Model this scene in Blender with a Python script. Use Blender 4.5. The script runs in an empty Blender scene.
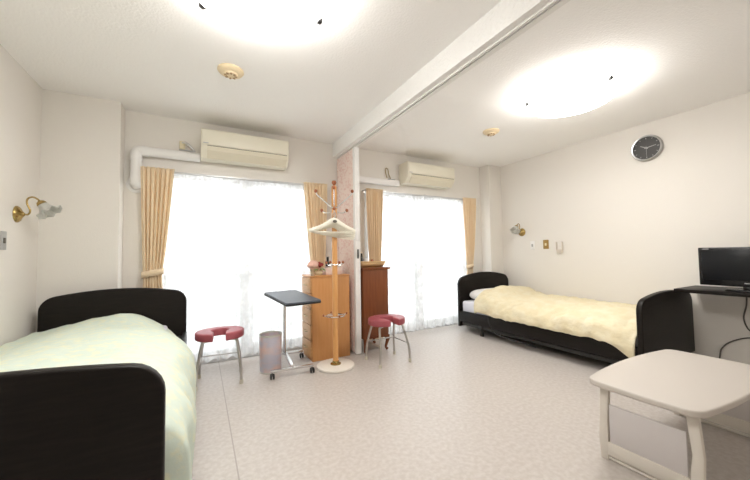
import bpy, bmesh, math, random
from mathutils import Vector, Matrix, noise
random.seed(7)
PI = math.pi
scn = bpy.context.scene
COL = scn.collection

# ------------------------------------------------------------------ materials
def mat(name, rgb, rough=0.5, metal=0.0, spec=0.5, bump=None, var=None, sheen=0, emit=None):
    m = bpy.data.materials.new(name); m.use_nodes = True
    nt = m.node_tree; b = nt.nodes['Principled BSDF']
    b.inputs['Base Color'].default_value = (*rgb, 1)
    b.inputs['Roughness'].default_value = rough
    b.inputs['Metallic'].default_value = metal
    b.inputs['Specular IOR Level'].default_value = spec
    if sheen: b.inputs['Sheen Weight'].default_value = sheen
    if emit:
        b.inputs['Emission Color'].default_value = (*emit[0], 1)
        b.inputs['Emission Strength'].default_value = emit[1]
    tc = nt.nodes.new('ShaderNodeTexCoord')
    if var:      # (scale, second colour, low, high[, stretch])
        n = nt.nodes.new('ShaderNodeTexNoise'); n.inputs['Scale'].default_value = var[0]
        n.inputs['Detail'].default_value = 5
        r = nt.nodes.new('ShaderNodeValToRGB')
        r.color_ramp.elements[0].position = var[2]; r.color_ramp.elements[1].position = var[3]
        r.color_ramp.elements[0].color = (*rgb, 1); r.color_ramp.elements[1].color = (*var[1], 1)
        src = tc.outputs['Object']
        if len(var) > 4:
            mp = nt.nodes.new('ShaderNodeMapping'); mp.inputs['Scale'].default_value = var[4]
            nt.links.new(src, mp.inputs['Vector']); src = mp.outputs['Vector']
        nt.links.new(src, n.inputs['Vector'])
        nt.links.new(n.outputs['Fac'], r.inputs['Fac']); nt.links.new(r.outputs['Color'], b.inputs['Base Color'])
    if bump:     # (scale, strength, distance)
        n = nt.nodes.new('ShaderNodeTexNoise'); n.inputs['Scale'].default_value = bump[0]; n.inputs['Detail'].default_value = 4
        bp = nt.nodes.new('ShaderNodeBump'); bp.inputs['Strength'].default_value = bump[1]; bp.inputs['Distance'].default_value = bump[2]
        nt.links.new(tc.outputs['Object'], n.inputs['Vector'])
        nt.links.new(n.outputs['Fac'], bp.inputs['Height']); nt.links.new(bp.outputs['Normal'], b.inputs['Normal'])
    return m

M = {}
M['wall'] = mat('wallpaper', (.785, .755, .71), .9, spec=.2, bump=(140, .35, .004))
M['ceil'] = mat('ceiling_paper', (.93, .92, .905), .95, spec=.1, bump=(70, .35, .01))
M['beam'] = mat('beam_paper', (.89, .885, .87), .9, spec=.2, bump=(60, .8, .012))
M['floor'] = mat('vinyl_floor', (.48, .435, .40), .38, spec=.45, var=(40, (.55, .51, .48), .38, .66))
M['white_paint'] = mat('white_paint', (.82, .81, .79), .5)
M['white_plastic'] = mat('white_plastic', (.82, .81, .80), .4)
M['cream_plastic'] = mat('cream_plastic', (.80, .765, .645), .4)
M['cream_dark'] = mat('cream_plastic_flap', (.70, .65, .52), .45)
M['alu'] = mat('aluminium', (.62, .62, .62), .35, metal=.8)
M['chrome'] = mat('chrome', (.72, .72, .73), .16, metal=1)
M['steel'] = mat('stool_steel', (.50, .48, .46), .28, metal=1)
M['brass'] = mat('brass', (.46, .335, .13), .25, metal=1)
M['black_wood'] = mat('black_wood', (.007, .005, .004), .45, spec=.22, var=(9, (.012, .009, .007), .4, .7, (1, 1, 9)))
M['dark_metal'] = mat('dark_metal', (.015, .014, .013), .45)
M['mattress'] = mat('mattress_ticking', (.74, .74, .80), .9)
M['pillow'] = mat('pillow_cotton', (.74, .72, .70), .9)
M['green_duvet'] = mat('green_duvet', (.60, .68, .60), .9, spec=.15, bump=(22, .25, .012), var=(26, (.68, .705, .55), .48, .64))
M['yellow_duvet'] = mat('yellow_duvet', (.72, .635, .435), .9, spec=.15, bump=(14, .5, .03), var=(11, (.75, .69, .52), .4, .68))
M['curtain'] = mat('curtain_cloth', (.92, .76, .54), .85, spec=.15, var=(30, (.93, .79, .59), .4, .7, (1, 1, .25)))
M['pink_vinyl'] = mat('pink_vinyl', (.36, .085, .105), .38, spec=.45)
M['rubber'] = mat('pale_rubber', (.62, .58, .48), .7)
M['black_rubber'] = mat('black_rubber', (.012, .012, .013), .55)
M['light_wood'] = mat('light_wood', (.54, .25, .085), .4, var=(7, (.58, .285, .105), .35, .7, (6, 6, .6)))
M['drawer_wood'] = mat('drawer_wood', (.50, .27, .11), .42, var=(7, (.58, .33, .15), .35, .7, (2, 2, 8)))
M['red_wood'] = mat('red_wood', (.155, .042, .011), .38, var=(7, (.20, .058, .016), .35, .7, (6, 6, .6)))
M['pole_wood'] = mat('pole_wood', (.62, .30, .10), .35, var=(8, (.66, .35, .13), .4, .7, (6, 6, .5)))
M['knob_wood'] = mat('knob_wood', (.30, .09, .028), .3)
M['stand_base'] = mat('stand_base', (.74, .69, .62), .5)
M['tray_grey'] = mat('grey_laminate', (.085, .10, .125), .45)
M['black_edge'] = mat('black_edge', (.012, .012, .013), .5)
M['pink_paper'] = mat('pink_partition', (.80, .67, .61), .85, var=(38, (.73, .52, .47), .5, .62), bump=(60, .3, .004))
M['hanger'] = mat('hanger_plastic', (.84, .81, .70), .4)
M['tv_black'] = mat('tv_black', (.006, .006, .007), .22)
M['screen'] = mat('tv_screen', (.006, .007, .009), .3, spec=.3)
M['grey_mark'] = mat('grey_mark', (.45, .45, .46), .5)
M['dark_mark'] = mat('dark_mark', (.10, .09, .07), .5)
M['clock_face'] = mat('clock_face', (.05, .049, .048), .5)
M['clock_rim'] = mat('clock_rim', (.50, .50, .50), .28, metal=.9)
M['clock_white'] = mat('clock_white', (.5, .5, .49), .5)
M['table_top'] = mat('beige_resin', (.56, .515, .47), .45, bump=(300, .1, .001))
M['table_leg'] = mat('ivory_resin', (.66, .615, .555), .5)
M['table_panel'] = mat('lilac_panel', (.60, .565, .56), .5)
M['bin'] = mat('bin_print', (.52, .50, .58), .4, spec=.5, var=(6, (.70, .50, .46), .42, .62, (1, 1, 1.6)))
M['bin_rim'] = mat('bin_rim', (.62, .62, .58), .3, metal=.7)
M['cable'] = mat('cable', (.11, .10, .09), .6)
M['detector'] = mat('detector', (.82, .68, .46), .5)
M['detector_dark'] = mat('detector_dark', (.42, .27, .13), .5)
M['plate_grey'] = mat('plate_grey', (.42, .42, .41), .45)
M['brass_plate'] = mat('brass_plate', (.36, .23, .075), .4, metal=.6)
M['holder'] = mat('holder', (.66, .60, .53), .5)
M['flower_pink'] = mat('flower_pink', (.80, .50, .42), .8)
M['flower_red'] = mat('flower_red', (.32, .04, .03), .7)
M['leaf'] = mat('leaf', (.20, .34, .10), .6)
M['cream_pot'] = mat('cream_pot', (.74, .66, .46), .5)
M['tan'] = mat('tan_ceramic', (.42, .30, .19), .5)
M['tissue'] = mat('tissue_box', (.76, .56, .50), .6, var=(50, (.78, .64, .58), .4, .6))
M['bottle'] = mat('bottle_dark', (.02, .017, .014), .25)
M['wicker'] = mat('wicker', (.62, .40, .20), .7, bump=(90, .8, .01))
M['parapet'] = mat('balcony_paint', (.75, .75, .76), .9)
M['wire'] = mat('wire_brass', (.42, .33, .18), .4, metal=.7)

# floor seam: a real joint line in the vinyl, at one fixed place in the room
def floor_seam(m, x0):
    nt = m.node_tree; b = nt.nodes['Principled BSDF']
    link = b.inputs['Base Color'].links[0]; src = link.from_socket
    g = nt.nodes.new('ShaderNodeNewGeometry'); s = nt.nodes.new('ShaderNodeSeparateXYZ')
    nt.links.new(g.outputs['Position'], s.inputs[0])
    a = nt.nodes.new('ShaderNodeMath'); a.operation = 'SUBTRACT'; a.inputs[1].default_value = x0
    nt.links.new(s.outputs['X'], a.inputs[0])
    ab = nt.nodes.new('ShaderNodeMath'); ab.operation = 'ABSOLUTE'; nt.links.new(a.outputs[0], ab.inputs[0])
    lt = nt.nodes.new('ShaderNodeMath'); lt.operation = 'LESS_THAN'; lt.inputs[1].default_value = .0035
    nt.links.new(ab.outputs[0], lt.inputs[0])
    mx = nt.nodes.new('ShaderNodeMixRGB'); mx.inputs['Color2'].default_value = (.36, .32, .29, 1)
    nt.links.new(lt.outputs[0], mx.inputs['Fac']); nt.links.new(src, mx.inputs['Color1'])
    nt.links.new(mx.outputs[0], b.inputs['Base Color'])
floor_seam(M['floor'], .172)

def glassy(name, tint, gloss):
    m = bpy.data.materials.new(name); m.use_nodes = True; nt = m.node_tree; nt.nodes.clear()
    o = nt.nodes.new('ShaderNodeOutputMaterial'); mx = nt.nodes.new('ShaderNodeMixShader')
    t = nt.nodes.new('ShaderNodeBsdfTransparent'); t.inputs[0].default_value = (*tint, 1)
    g = nt.nodes.new('ShaderNodeBsdfGlossy'); g.inputs['Roughness'].default_value = .05
    mx.inputs[0].default_value = gloss
    nt.links.new(t.outputs[0], mx.inputs[1]); nt.links.new(g.outputs[0], mx.inputs[2]); nt.links.new(mx.outputs[0], o.inputs[0])
    return m
M['glass'] = glassy('window_glass', (.95, .97, .97), .06)

def lace_mat():
    m = bpy.data.materials.new('lace'); m.use_nodes = True; nt = m.node_tree; nt.nodes.clear()
    o = nt.nodes.new('ShaderNodeOutputMaterial'); mx = nt.nodes.new('ShaderNodeMixShader'); m2 = nt.nodes.new('ShaderNodeMixShader')
    tr = nt.nodes.new('ShaderNodeBsdfTranslucent'); tr.inputs[0].default_value = (.84, .84, .84, 1)
    df = nt.nodes.new('ShaderNodeBsdfDiffuse'); df.inputs[0].default_value = (.86, .86, .86, 1)
    tp = nt.nodes.new('ShaderNodeBsdfTransparent')
    m2.inputs[0].default_value = .42
    nt.links.new(tr.outputs[0], m2.inputs[1]); nt.links.new(df.outputs[0], m2.inputs[2])
    tc = nt.nodes.new('ShaderNodeTexCoord'); v = nt.nodes.new('ShaderNodeTexNoise'); v.inputs['Scale'].default_value = 9; v.inputs['Detail'].default_value = 3
    nt.links.new(tc.outputs['Object'], v.inputs['Vector'])
    r = nt.nodes.new('ShaderNodeMapRange'); r.inputs['From Min'].default_value = .45; r.inputs['From Max'].default_value = .6
    r.inputs['To Min'].default_value = .70; r.inputs['To Max'].default_value = .90
    nt.links.new(v.outputs['Fac'], r.inputs['Value']); nt.links.new(r.outputs[0], mx.inputs[0])
    nt.links.new(tp.outputs[0], mx.inputs[1]); nt.links.new(m2.outputs[0], mx.inputs[2]); nt.links.new(mx.outputs[0], o.inputs[0])
    return m
M['lace'] = lace_mat()

def cloth_glow(m, fac):
    nt = m.node_tree; b = nt.nodes['Principled BSDF']; o = [n for n in nt.nodes if n.type == 'OUTPUT_MATERIAL'][0]
    tl = nt.nodes.new('ShaderNodeBsdfTranslucent'); mx = nt.nodes.new('ShaderNodeMixShader'); mx.inputs[0].default_value = fac
    l = b.inputs['Base Color'].links
    if l: nt.links.new(l[0].from_socket, tl.inputs[0])
    nt.links.new(b.outputs[0], mx.inputs[1]); nt.links.new(tl.outputs[0], mx.inputs[2]); nt.links.new(mx.outputs[0], o.inputs['Surface'])
cloth_glow(M['curtain'], .2)

def shade_mat(name, rgb, strength):
    m = bpy.data.materials.new(name); m.use_nodes = True; b = m.node_tree.nodes['Principled BSDF']
    b.inputs['Base Color'].default_value = (.85, .83, .8, 1); b.inputs['Roughness'].default_value = .3
    b.inputs['Emission Color'].default_value = (*rgb, 1); b.inputs['Emission Strength'].default_value = strength
    return m
M['lamp'] = shade_mat('lit_opal_glass', (1, .97, .93), 9.0)

def frosted():
    m = bpy.data.materials.new('frosted_glass'); m.use_nodes = True; b = m.node_tree.nodes['Principled BSDF']
    b.inputs['Base Color'].default_value = (.72, .72, .68, 1); b.inputs['Roughness'].default_value = .35
    b.inputs['Transmission Weight'].default_value = .35; b.inputs['Subsurface Weight'].default_value = 0
    return m
M['frosted'] = frosted()

# ------------------------------------------------------------------ mesh helpers
def add_box(bm, x0, x1, y0, y1, z0, z1, bev=0.0, seg=2):
    r = bmesh.ops.create_cube(bm, size=1)
    vs = r['verts']
    for v in vs:
        v.co = Vector(((x0 + x1) / 2 + v.co.x * (x1 - x0), (y0 + y1) / 2 + v.co.y * (y1 - y0), (z0 + z1) / 2 + v.co.z * (z1 - z0)))
    if bev:
        es = list({e for v in vs for e in v.link_edges})
        bmesh.ops.bevel(bm, geom=es, offset=bev, segments=seg, affect='EDGES', profile=.5)
    return bm

def smooth_path(pts, n=8):
    pts = [Vector(p) for p in pts]
    if len(pts) < 3: return pts
    out = []
    P = [2 * pts[0] - pts[1]] + pts + [2 * pts[-1] - pts[-2]]
    for i in range(1, len(P) - 2):
        a, b, c, d = P[i - 1:i + 3]
        for k in range(n):
            t = k / n
            out.append(.5 * ((2 * b) + (c - a) * t + (2 * a - 5 * b + 4 * c - d) * t * t + (3 * b - a - 3 * c + d) * t ** 3))
    out.append(pts[-1]); return out

def add_tube(bm, pts, r, seg=12, smooth=True, flat=None):
    P = smooth_path(pts) if smooth else [Vector(p) for p in pts]
    rs = r if isinstance(r, (list, tuple)) else None
    rings = []; up = None
    for i, p in enumerate(P):
        t = (P[min(i + 1, len(P) - 1)] - P[max(i - 1, 0)]).normalized()
        if up is None:
            up = Vector((0, 0, 1)) if abs(t.z) < .9 else Vector((1, 0, 0))
        a = (up - t * up.dot(t)).normalized(); b = t.cross(a); up = a
        if rs:
            f = i / (len(P) - 1) * (len(rs) - 1); k = min(int(f), len(rs) - 2); rad = rs[k] + (rs[k + 1] - rs[k]) * (f - k)
        else: rad = r
        fl = flat if flat else 1
        rings.append([bm.verts.new(p + (a * math.cos(2 * PI * j / seg) + b * fl * math.sin(2 * PI * j / seg)) * rad) for j in range(seg)])
    for A, B in zip(rings, rings[1:]):
        for j in range(seg):
            bm.faces.new((A[j], A[(j + 1) % seg], B[(j + 1) % seg], B[j]))
    bm.faces.new(rings[0][::-1]); bm.faces.new(rings[-1])
    return bm

def add_cyl(bm, p0, p1, r, seg=20, r1=None):
    return add_tube(bm, [p0, p1], [r, r if r1 is None else r1], seg, smooth=False)

def add_lathe(bm, prof, seg=32, mtx=None, cap0=False, cap1=False):
    mtx = mtx or Matrix()
    rings = []
    for r, z in prof:
        if r < 1e-6: rings.append([bm.verts.new(mtx @ Vector((0, 0, z)))])
        else: rings.append([bm.verts.new(mtx @ Vector((r * math.cos(2 * PI * j / seg), r * math.sin(2 * PI * j / seg), z))) for j in range(seg)])
    for A, B in zip(rings, rings[1:]):
        for j in range(seg):
            k = (j + 1) % seg
            if len(A) == 1 and len(B) == 1: continue
            if len(A) == 1: bm.faces.new((A[0], B[k], B[j]))
            elif len(B) == 1: bm.faces.new((A[j], A[k], B[0]))
            else: bm.faces.new((A[j], A[k], B[k], B[j]))
    if cap0 and len(rings[0]) > 1: bm.faces.new(rings[0][::-1])
    if cap1 and len(rings[-1]) > 1: bm.faces.new(rings[-1])
    return bm

def add_prism(bm, outline, axis, a, b, bev=0.0, seg=2):
    """outline of 2D points extruded along axis from a to b; axis x: (y,z), y: (x,z), z: (x,y)"""
    def P(u, v, w):
        return Vector((w, u, v)) if axis == 'x' else Vector((u, w, v)) if axis == 'y' else Vector((u, v, w))
    A = [bm.verts.new(P(u, v, a)) for u, v in outline]; B = [bm.verts.new(P(u, v, b)) for u, v in outline]
    n = len(outline); fs = []
    fs.append(bm.faces.new(A)); fs.append(bm.faces.new(B[::-1]))
    for i in range(n): fs.append(bm.faces.new((A[i], B[i], B[(i + 1) % n], A[(i + 1) % n])))
    bmesh.ops.recalc_face_normals(bm, faces=fs)
    if bev:
        es = list(set(fs[0].edges) | set(fs[1].edges))
        bmesh.ops.bevel(bm, geom=es, offset=bev, segments=seg, affect='EDGES', profile=.5)
    return bm

def add_sphere(bm, c, r, sc=(1, 1, 1), u=16, v=12):
    return bmesh.ops.create_uvsphere(bm, u_segments=u, v_segments=v, radius=1,
        matrix=Matrix.Translation(c) @ Matrix.Diagonal((r * sc[0], r * sc[1], r * sc[2], 1)))

def add_grid(bm, nu, nv, f):
    V = [[bm.verts.new(f(i / nu, j / nv)) for j in range(nv + 1)] for i in range(nu + 1)]
    for i in range(nu):
        for j in range(nv):
            bm.faces.new((V[i][j], V[i + 1][j], V[i + 1][j + 1], V[i][j + 1]))
    return bm

def obj(name, bm, m, parent=None, smooth=True, ang=40, solid=0.0, subsurf=0, recalc=True):
    if recalc: bmesh.ops.recalc_face_normals(bm, faces=bm.faces)
    me = bpy.data.meshes.new(name)
    if parent is not None:
        inv = parent_world(parent).inverted(); bm.transform(inv)
    bm.to_mesh(me); bm.free()
    if smooth:
        for p in me.polygons: p.use_smooth = True
        try: me.set_sharp_from_angle(angle=math.radians(ang))
        except Exception: pass
    me.materials.append(M[m] if isinstance(m, str) else m)
    o = bpy.data.objects.new(name, me); COL.objects.link(o)
    if parent is not None: o.parent = parent
    if solid:
        md = o.modifiers.new('thickness', 'SOLIDIFY'); md.thickness = solid; md.offset = 0
    if subsurf:
        md = o.modifiers.new('subdiv', 'SUBSURF'); md.levels = subsurf; md.render_levels = subsurf
    return o

def parent_world(o):
    m = Matrix.Translation(o.location) @ o.rotation_euler.to_matrix().to_4x4()
    return parent_world(o.parent) @ m if o.parent else m

def tag(o, label, cat, group=None, kind=None):
    o['label'] = label; o['category'] = cat
    if group: o['group'] = group
    if kind: o['kind'] = kind
    return o

def thing(name, label, cat, loc, group=None, rz=0):
    o = bpy.data.objects.new(name, None); COL.objects.link(o)
    o.location = loc; o.rotation_euler = (0, 0, rz); o.empty_display_size = .05
    return tag(o, label, cat, group)

def struct(name, bm, m, parent=None, **k):
    o = obj(name, bm, m, parent, **k)
    if parent is None: o['kind'] = 'structure'
    return o

def copy_thing(o, loc, rz=0, label=None):
    c = o.copy(); COL.objects.link(c); c.location = loc; c.rotation_euler = (0, 0, rz)
    if label: c['label'] = label
    def rec(a, b):
        for ch in list(a.children):
            d = ch.copy(); COL.objects.link(d); d.parent = b; rec(ch, d)
    rec(o, c); return c
def B(): return bmesh.new()

# ------------------------------------------------------------------ the room
XL, XR, YB, YF, ZC = -1.12, 4.20, 3.64, -1.30, 2.44
W1 = (-.44, 1.27, 1.91); W2 = (1.84, 3.70, 1.91)     # windows in the back wall: x0, x1, top
T = .14
struct('floor', add_box(B(), XL - .1, XR + .1, YF - .1, YB + T, -.1, 0), 'floor', smooth=False)
struct('ceiling', add_box(B(), XL - .1, XR + .1, YF - .1, YB + T, ZC, ZC + .1), 'ceil', smooth=False)
b = B()
add_box(b, XL - .1, XL, YF - .1, YB + T, 0, ZC)
struct('wall_left', b, 'wall', smooth=False)
struct('wall_right', add_box(B(), XR, XR + .1, YF - .1, YB + T, 0, ZC), 'wall', smooth=False)
struct('wall_front', add_box(B(), XL, XR, YF - .1, YF, 0, ZC), 'wall', smooth=False)
b = B()
add_box(b, XL, W1[0], YB, YB + T, 0, ZC); add_box(b, W1[1], W2[0], YB, YB + T, 0, ZC); add_box(b, W2[1], XR, YB, YB + T, 0, ZC)
add_box(b, W1[0], W1[1], YB, YB + T, W1[2], ZC); add_box(b, W2[0], W2[1], YB, YB + T, W2[2], ZC)
struct('wall_back', b, 'wall', smooth=False)
struct('wall_pillar_left', add_box(B(), XL, -.62, 3.46, YB, 0, ZC), 'wall', smooth=False)
struct('wall_pillar_right', add_box(B(), 3.93, XR, 3.45, YB, 0, ZC), 'wall', smooth=False)
# partition header across the ceiling with its sliding track
struct('trim_1', add_box(B(), 1.42, 1.515, YF, YB, 2.275, ZC), 'beam', smooth=False)
b = B()
add_box(b, 1.462, 1.478, YF, YB, 2.262, 2.275); add_box(b, 1.486, 1.520, YF, YB, 2.258, 2.275)
struct('trim_2', b, 'white_paint', smooth=False)
struct('trim_3', add_box(B(), 1.479, 1.485, YF, YB, 2.268, 2.275), 'dark_metal', smooth=False)

def window(name, x0, x1, zt, split):
    root = bpy.data.objects.new(name, None); COL.objects.link(root); root.location = ((x0 + x1) / 2, YB + .07, 0); root['kind'] = 'structure'
    b = B(); y0, y1 = YB + .03, YB + .13
    add_box(b, x0, x0 + .03, y0, y1, 0, zt); add_box(b, x1 - .03, x1, y0, y1, 0, zt)
    add_box(b, x0 + .03, x1 - .03, y0, y1, 0, .035); add_box(b, x0 + .03, x1 - .03, y0, y1, zt - .03, zt)
    obj('window_frame', b, 'alu', root, smooth=False)
    for (a, c, y) in ((x0 + .03, split + .03, YB + .06), (split - .03, x1 - .03, YB + .10)):
        b = B()
        add_box(b, a, a + .05, y - .014, y + .014, .035, zt - .03); add_box(b, c - .05, c, y - .014, y + .014, .035, zt - .03)
        add_box(b, a + .05, c - .05, y - .014, y + .014, .035, .11); add_box(b, a + .05, c - .05, y - .014, y + .014, zt - .06, zt - .03)
        add_box(b, a + .05, c - .05, y - .012, y + .012, .86, .90)
        s = obj('window_sash', b, 'alu', root, smooth=False)
        b = B(); add_box(b, a + .05, c - .05, y - .003, y + .003, .11, .86); add_box(b, a + .05, c - .05, y - .003, y + .003, .90, zt - .06)
        g = obj('window_pane', b, 'glass', root, smooth=False)
window('window_1', *W1, .42)
window('window_2', *W2, 2.70)
# balcony outside
struct('floor_balcony', add_box(B(), XL - 1, XR + 1, YB + T, 5.0, -.15, -.03), 'parapet', smooth=False)
struct('wall_balcony', add_box(B(), XL - 1, XR + 1, 5.0, 5.1, -.15, .92), 'parapet', smooth=False)

# ------------------------------------------------------------------ folding partition stacked at the wall
t = thing('folding_partition', 'pink patterned folding partition stacked against the wall beneath the ceiling beam', 'partition', (1.50, 3.38, 0))
b = B(); n = 9; y0, y1 = 3.166, 3.635; zb, zt = .012, 2.256
left = []; right = []
for i in range(2 * n + 1):
    y = y0 + (y1 - y0) * i / (2 * n)
    left.append((1.472 + (.016 if i % 2 else 0), y)); right.append((1.530 - (.016 if i % 2 else 0), y))
add_prism(b, left + right[::-1], 'z', zb, zt)
obj('folded_panels', b, 'pink_paper', t, smooth=False)
b = B(); add_box(b, 1.466, 1.528, 3.120, 3.166, .010, 2.256, .004)
post = obj('lead_post', b, 'white_paint', t)
b = B(); add_box(b, 1.474, 1.520, 3.112, 3.1205, 1.22, 1.36, .003)
obj('handle_plate', b, 'white_plastic', post)
b = B(); add_box(b, 1.488, 1.506, 3.1135, 3.1205, 1.03, 1.13, .003)
obj('latch', b, 'dark_metal', post)

# ------------------------------------------------------------------ curtains
def curtain_rail(x0, x1, label):
    t = thing('curtain_rail', label, 'curtain rail', ((x0 + x1) / 2, 3.56, 1.885), 'curtain rails above the windows')
    b = B(); add_box(b, x0, x1, 3.550, 3.562, 1.876, 1.892, .003); add_box(b, x0, x1, 3.590, 3.604, 1.876, 1.892, .003)
    obj('track', b, 'alu', t)
    for x in (x0 + .04, (x0 + x1) / 2, x1 - .04):
        b = B(); add_box(b, x - .012, x + .012, 3.550, 3.642, 1.892, 1.898)
        obj('bracket', b, 'alu', t)
curtain_rail(-.48, 1.30, 'thin grey metal curtain rail over the left window')
curtain_rail(1.80, 3.71, 'thin grey metal curtain rail over the right window')

def drape(name, label, top, tie, bot, ztie, zbot=.02, folds=7, seed=0):
    """top/tie/bot: (x0,x1) spans"""
    t = thing(name, label, 'curtain', ((top[0] + top[1]) / 2, 3.52, zbot), 'peach curtains tied back at the windows')
    zt = 1.903
    def span(z):
        if z > ztie:
            k = (z - ztie) / (zt - ztie); k = k ** .8
            return tie[0] + (top[0] - tie[0]) * k, tie[1] + (top[1] - tie[1]) * k
        k = min(1, (ztie - z) / .45); k = k * k * (3 - 2 * k)
        return tie[0] + (bot[0] - tie[0]) * k, tie[1] + (bot[1] - tie[1]) * k
    def f(u, v):
        z = zbot + (zt - zbot) * v
        a, c = span(z)
        ph = 2 * PI * folds * u + .5 * math.sin(3 * u + seed)
        gather = .5 if z < ztie - .3 else .75
        amp = .020 * (1 if z < zt - .1 else .75) * (1.0 - .45 * math.exp(-((z - ztie) / .12) ** 2))
        return Vector((a + (c - a) * (u + .012 * math.sin(ph + 1 + seed)), 3.518 + amp * math.sin(ph) + .006 * math.sin(2.3 * ph + z * 3 + seed), z))
    obj('drape', add_grid(B(), folds * 14, 40, f), 'curtain', t, ang=180, solid=.004)
    b = B(); a, c = tie[0] - .012, tie[1] + .012
    pts = []
    for k in range(24):
        an = 2 * PI * k / 24
        pts.append(((a + c) / 2 + (c - a) / 2 * math.cos(an), 3.518 + .034 * math.sin(an)))
    up = [b.verts.new((x, y, ztie + .028 + .03 * (x - a) / (c - a))) for x, y in pts]; lo = [b.verts.new((x, y, ztie - .028 + .03 * (x - a) / (c - a))) for x, y in pts]
    for k in range(24): b.faces.new((lo[k], lo[(k + 1) % 24], up[(k + 1) % 24], up[k]))
    obj('tieback', b, 'curtain', t, solid=.006)
    return t
drape('curtain', 'peach curtain behind the headboard of the green bed', (-.485, -.225), (-.45, -.31), (-.46, -.27), .92, seed=1)
drape('curtain', 'peach curtain behind the coat stand, right of the left window', (1.02, 1.295), (1.12, 1.25), (1.08, 1.29), .84, seed=2)
drape('curtain', 'peach curtain behind the wicker tray, left of the right window', (1.815, 2.05), (1.86, 1.99), (1.83, 2.02), .84, seed=3)
drape('curtain', 'peach curtain beside the headboard of the yellow bed', (3.44, 3.705), (3.50, 3.60), (3.43, 3.62), .86, folds=6, seed=4)

def lace(label, x0, x1, zb, folds, seed):
    def f(u, v):
        ph = 2 * PI * folds * u + .8 * math.sin(5 * u + seed)
        z = zb + (1.874 - zb) * v + (.008 * math.sin(ph * 1) if v == 0 else 0)
        k = .6 + .4 * (1 - v)
        return Vector((x0 + (x1 - x0) * u + .012 * math.sin(ph * .5 + seed), (3.584 if seed in (0, 4) else 3.604) + .015 * k * math.sin(ph) + .006 * math.sin(ph * .37 + 3 * v + seed), z))
    o = obj('lace_curtain', add_grid(B(), folds * 12, 24, f), 'lace', None, ang=180)
    tag(o, label, 'curtain', 'white lace curtains at the windows')
lace('sheer white lace curtain behind the pink stool next to the green bed', -.36, .49, .05, 11, 0)
lace('sheer white lace curtain behind the small rolling table', .365, 1.24, .05, 11, 2)
lace('sheer white lace curtain in front of the left half of the right window', 1.90, 2.71, .03, 11, 4)
lace('sheer white lace curtain next to the yellow bed headboard, right half of the right window', 2.635, 3.62, .03, 12, 5)

# ------------------------------------------------------------------ air conditioners and pipe covers
def aircon(x0, x1, zb, label):
    t = thing('air_conditioner', label, 'air conditioner', ((x0 + x1) / 2, 3.53, zb), 'wall air conditioners')
    z0, z1, yf, yb = zb, zb + .28, 3.42, 3.641
    prof = [(yb, z0 + .01), (yb, z1), (yf + .02, z1), (yf, z1 - .02), (yf, z0 + .105), (yf + .012, z0 + .07), (yf + .075, z0 + .004), (yb - .03, z0)]
    obj('body', add_prism(B(), prof, 'x', x0, x1, .006), 'cream_plastic', t, ang=30)
    b = B(); add_box(b, x0 + .012, x1 - .012, yf - .010, yf + .004, z0 + .118, z1 - .018, .004)
    obj('front_panel', b, 'cream_plastic', t)
    b = B(); add_prism(b, [(yf - .004, z0 + .108), (yf + .003, z0 + .066), (yf + .062, z0 + .003), (yf + .070, z0 + .012), (yf + .010, z0 + .075), (yf + .004, z0 + .108)], 'x', x0 + .055, x1 - .02, .001, 1)
    obj('louver', b, 'cream_dark', t, ang=30)
    b = B(); add_box(b, x0 + .055, x1 - .02, yf - .003, yf + .006, z0 + .108, z0 + .1135)
    obj('outlet_gap', b, 'dark_mark', t, smooth=False)
    b = B(); add_box(b, x0 + .02, x0 + .065, yf - .012, yf - .008, z0 + .128, z0 + .136)
    obj('badge', b, 'grey_mark', t, smooth=False)
    b = B()
    for i in range(14):
        y = yf + .04 + i * .012; add_box(b, x0 + .04, x1 - .04, y, y + .004, z1 - .002, z1 + .004)
    obj('intake_grille', b, 'cream_dark', t, smooth=False)
aircon(-.005, .83, 2.035, 'cream air conditioner above the left window beside the elbowed white pipe')
aircon(2.385, 3.20, 2.016, 'cream air conditioner above the right window right of the partition')

t = thing('pipe_cover', 'white elbowed pipe cover bending down beside the left air conditioner', 'pipe', (-.53, 3.59, 1.66))
yc = 3.588
b = B(); add_tube(b, [(-.01, yc, 2.062), (-.44, yc, 2.062)], .043, 20, False); obj('horizontal_pipe', b, 'white_plastic', t)
b = B(); add_tube(b, [(-.43, yc, 2.062), (-.49, yc, 2.062), (-.516, yc, 2.054), (-.525, yc, 2.03), (-.525, yc, 1.97)], .047, 20); obj('elbow', b, 'white_plastic', t)
b = B(); add_tube(b, [(-.525, yc, 1.98), (-.525, yc, 1.80)], .043, 20, False)
b2 = b; add_tube(b2, [(-.525, yc, 1.83), (-.525, yc, 1.78), (-.525, yc + .02, 1.76), (-.525, 3.645, 1.75)], .046, 20); obj('vertical_pipe', b2, 'white_plastic', t)
b = B(); add_lathe(b, [(.050, -.004), (.078, -.004), (.080, .006), (.072, .012), (.050, .012)], 28, Matrix.Translation((-.525, 3.638, 1.755)) @ Matrix.Rotation(PI / 2, 4, 'X')); obj('wall_flange', b, 'white_plastic', t)

b = B(); add_box(b, 1.53, 2.357, 3.575, 3.641, 1.985, 2.062, .010, 3)
tag(obj('pipe_cover', b, 'white_plastic'), 'white straight pipe cover running from the partition to the right air conditioner', 'pipe')

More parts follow.
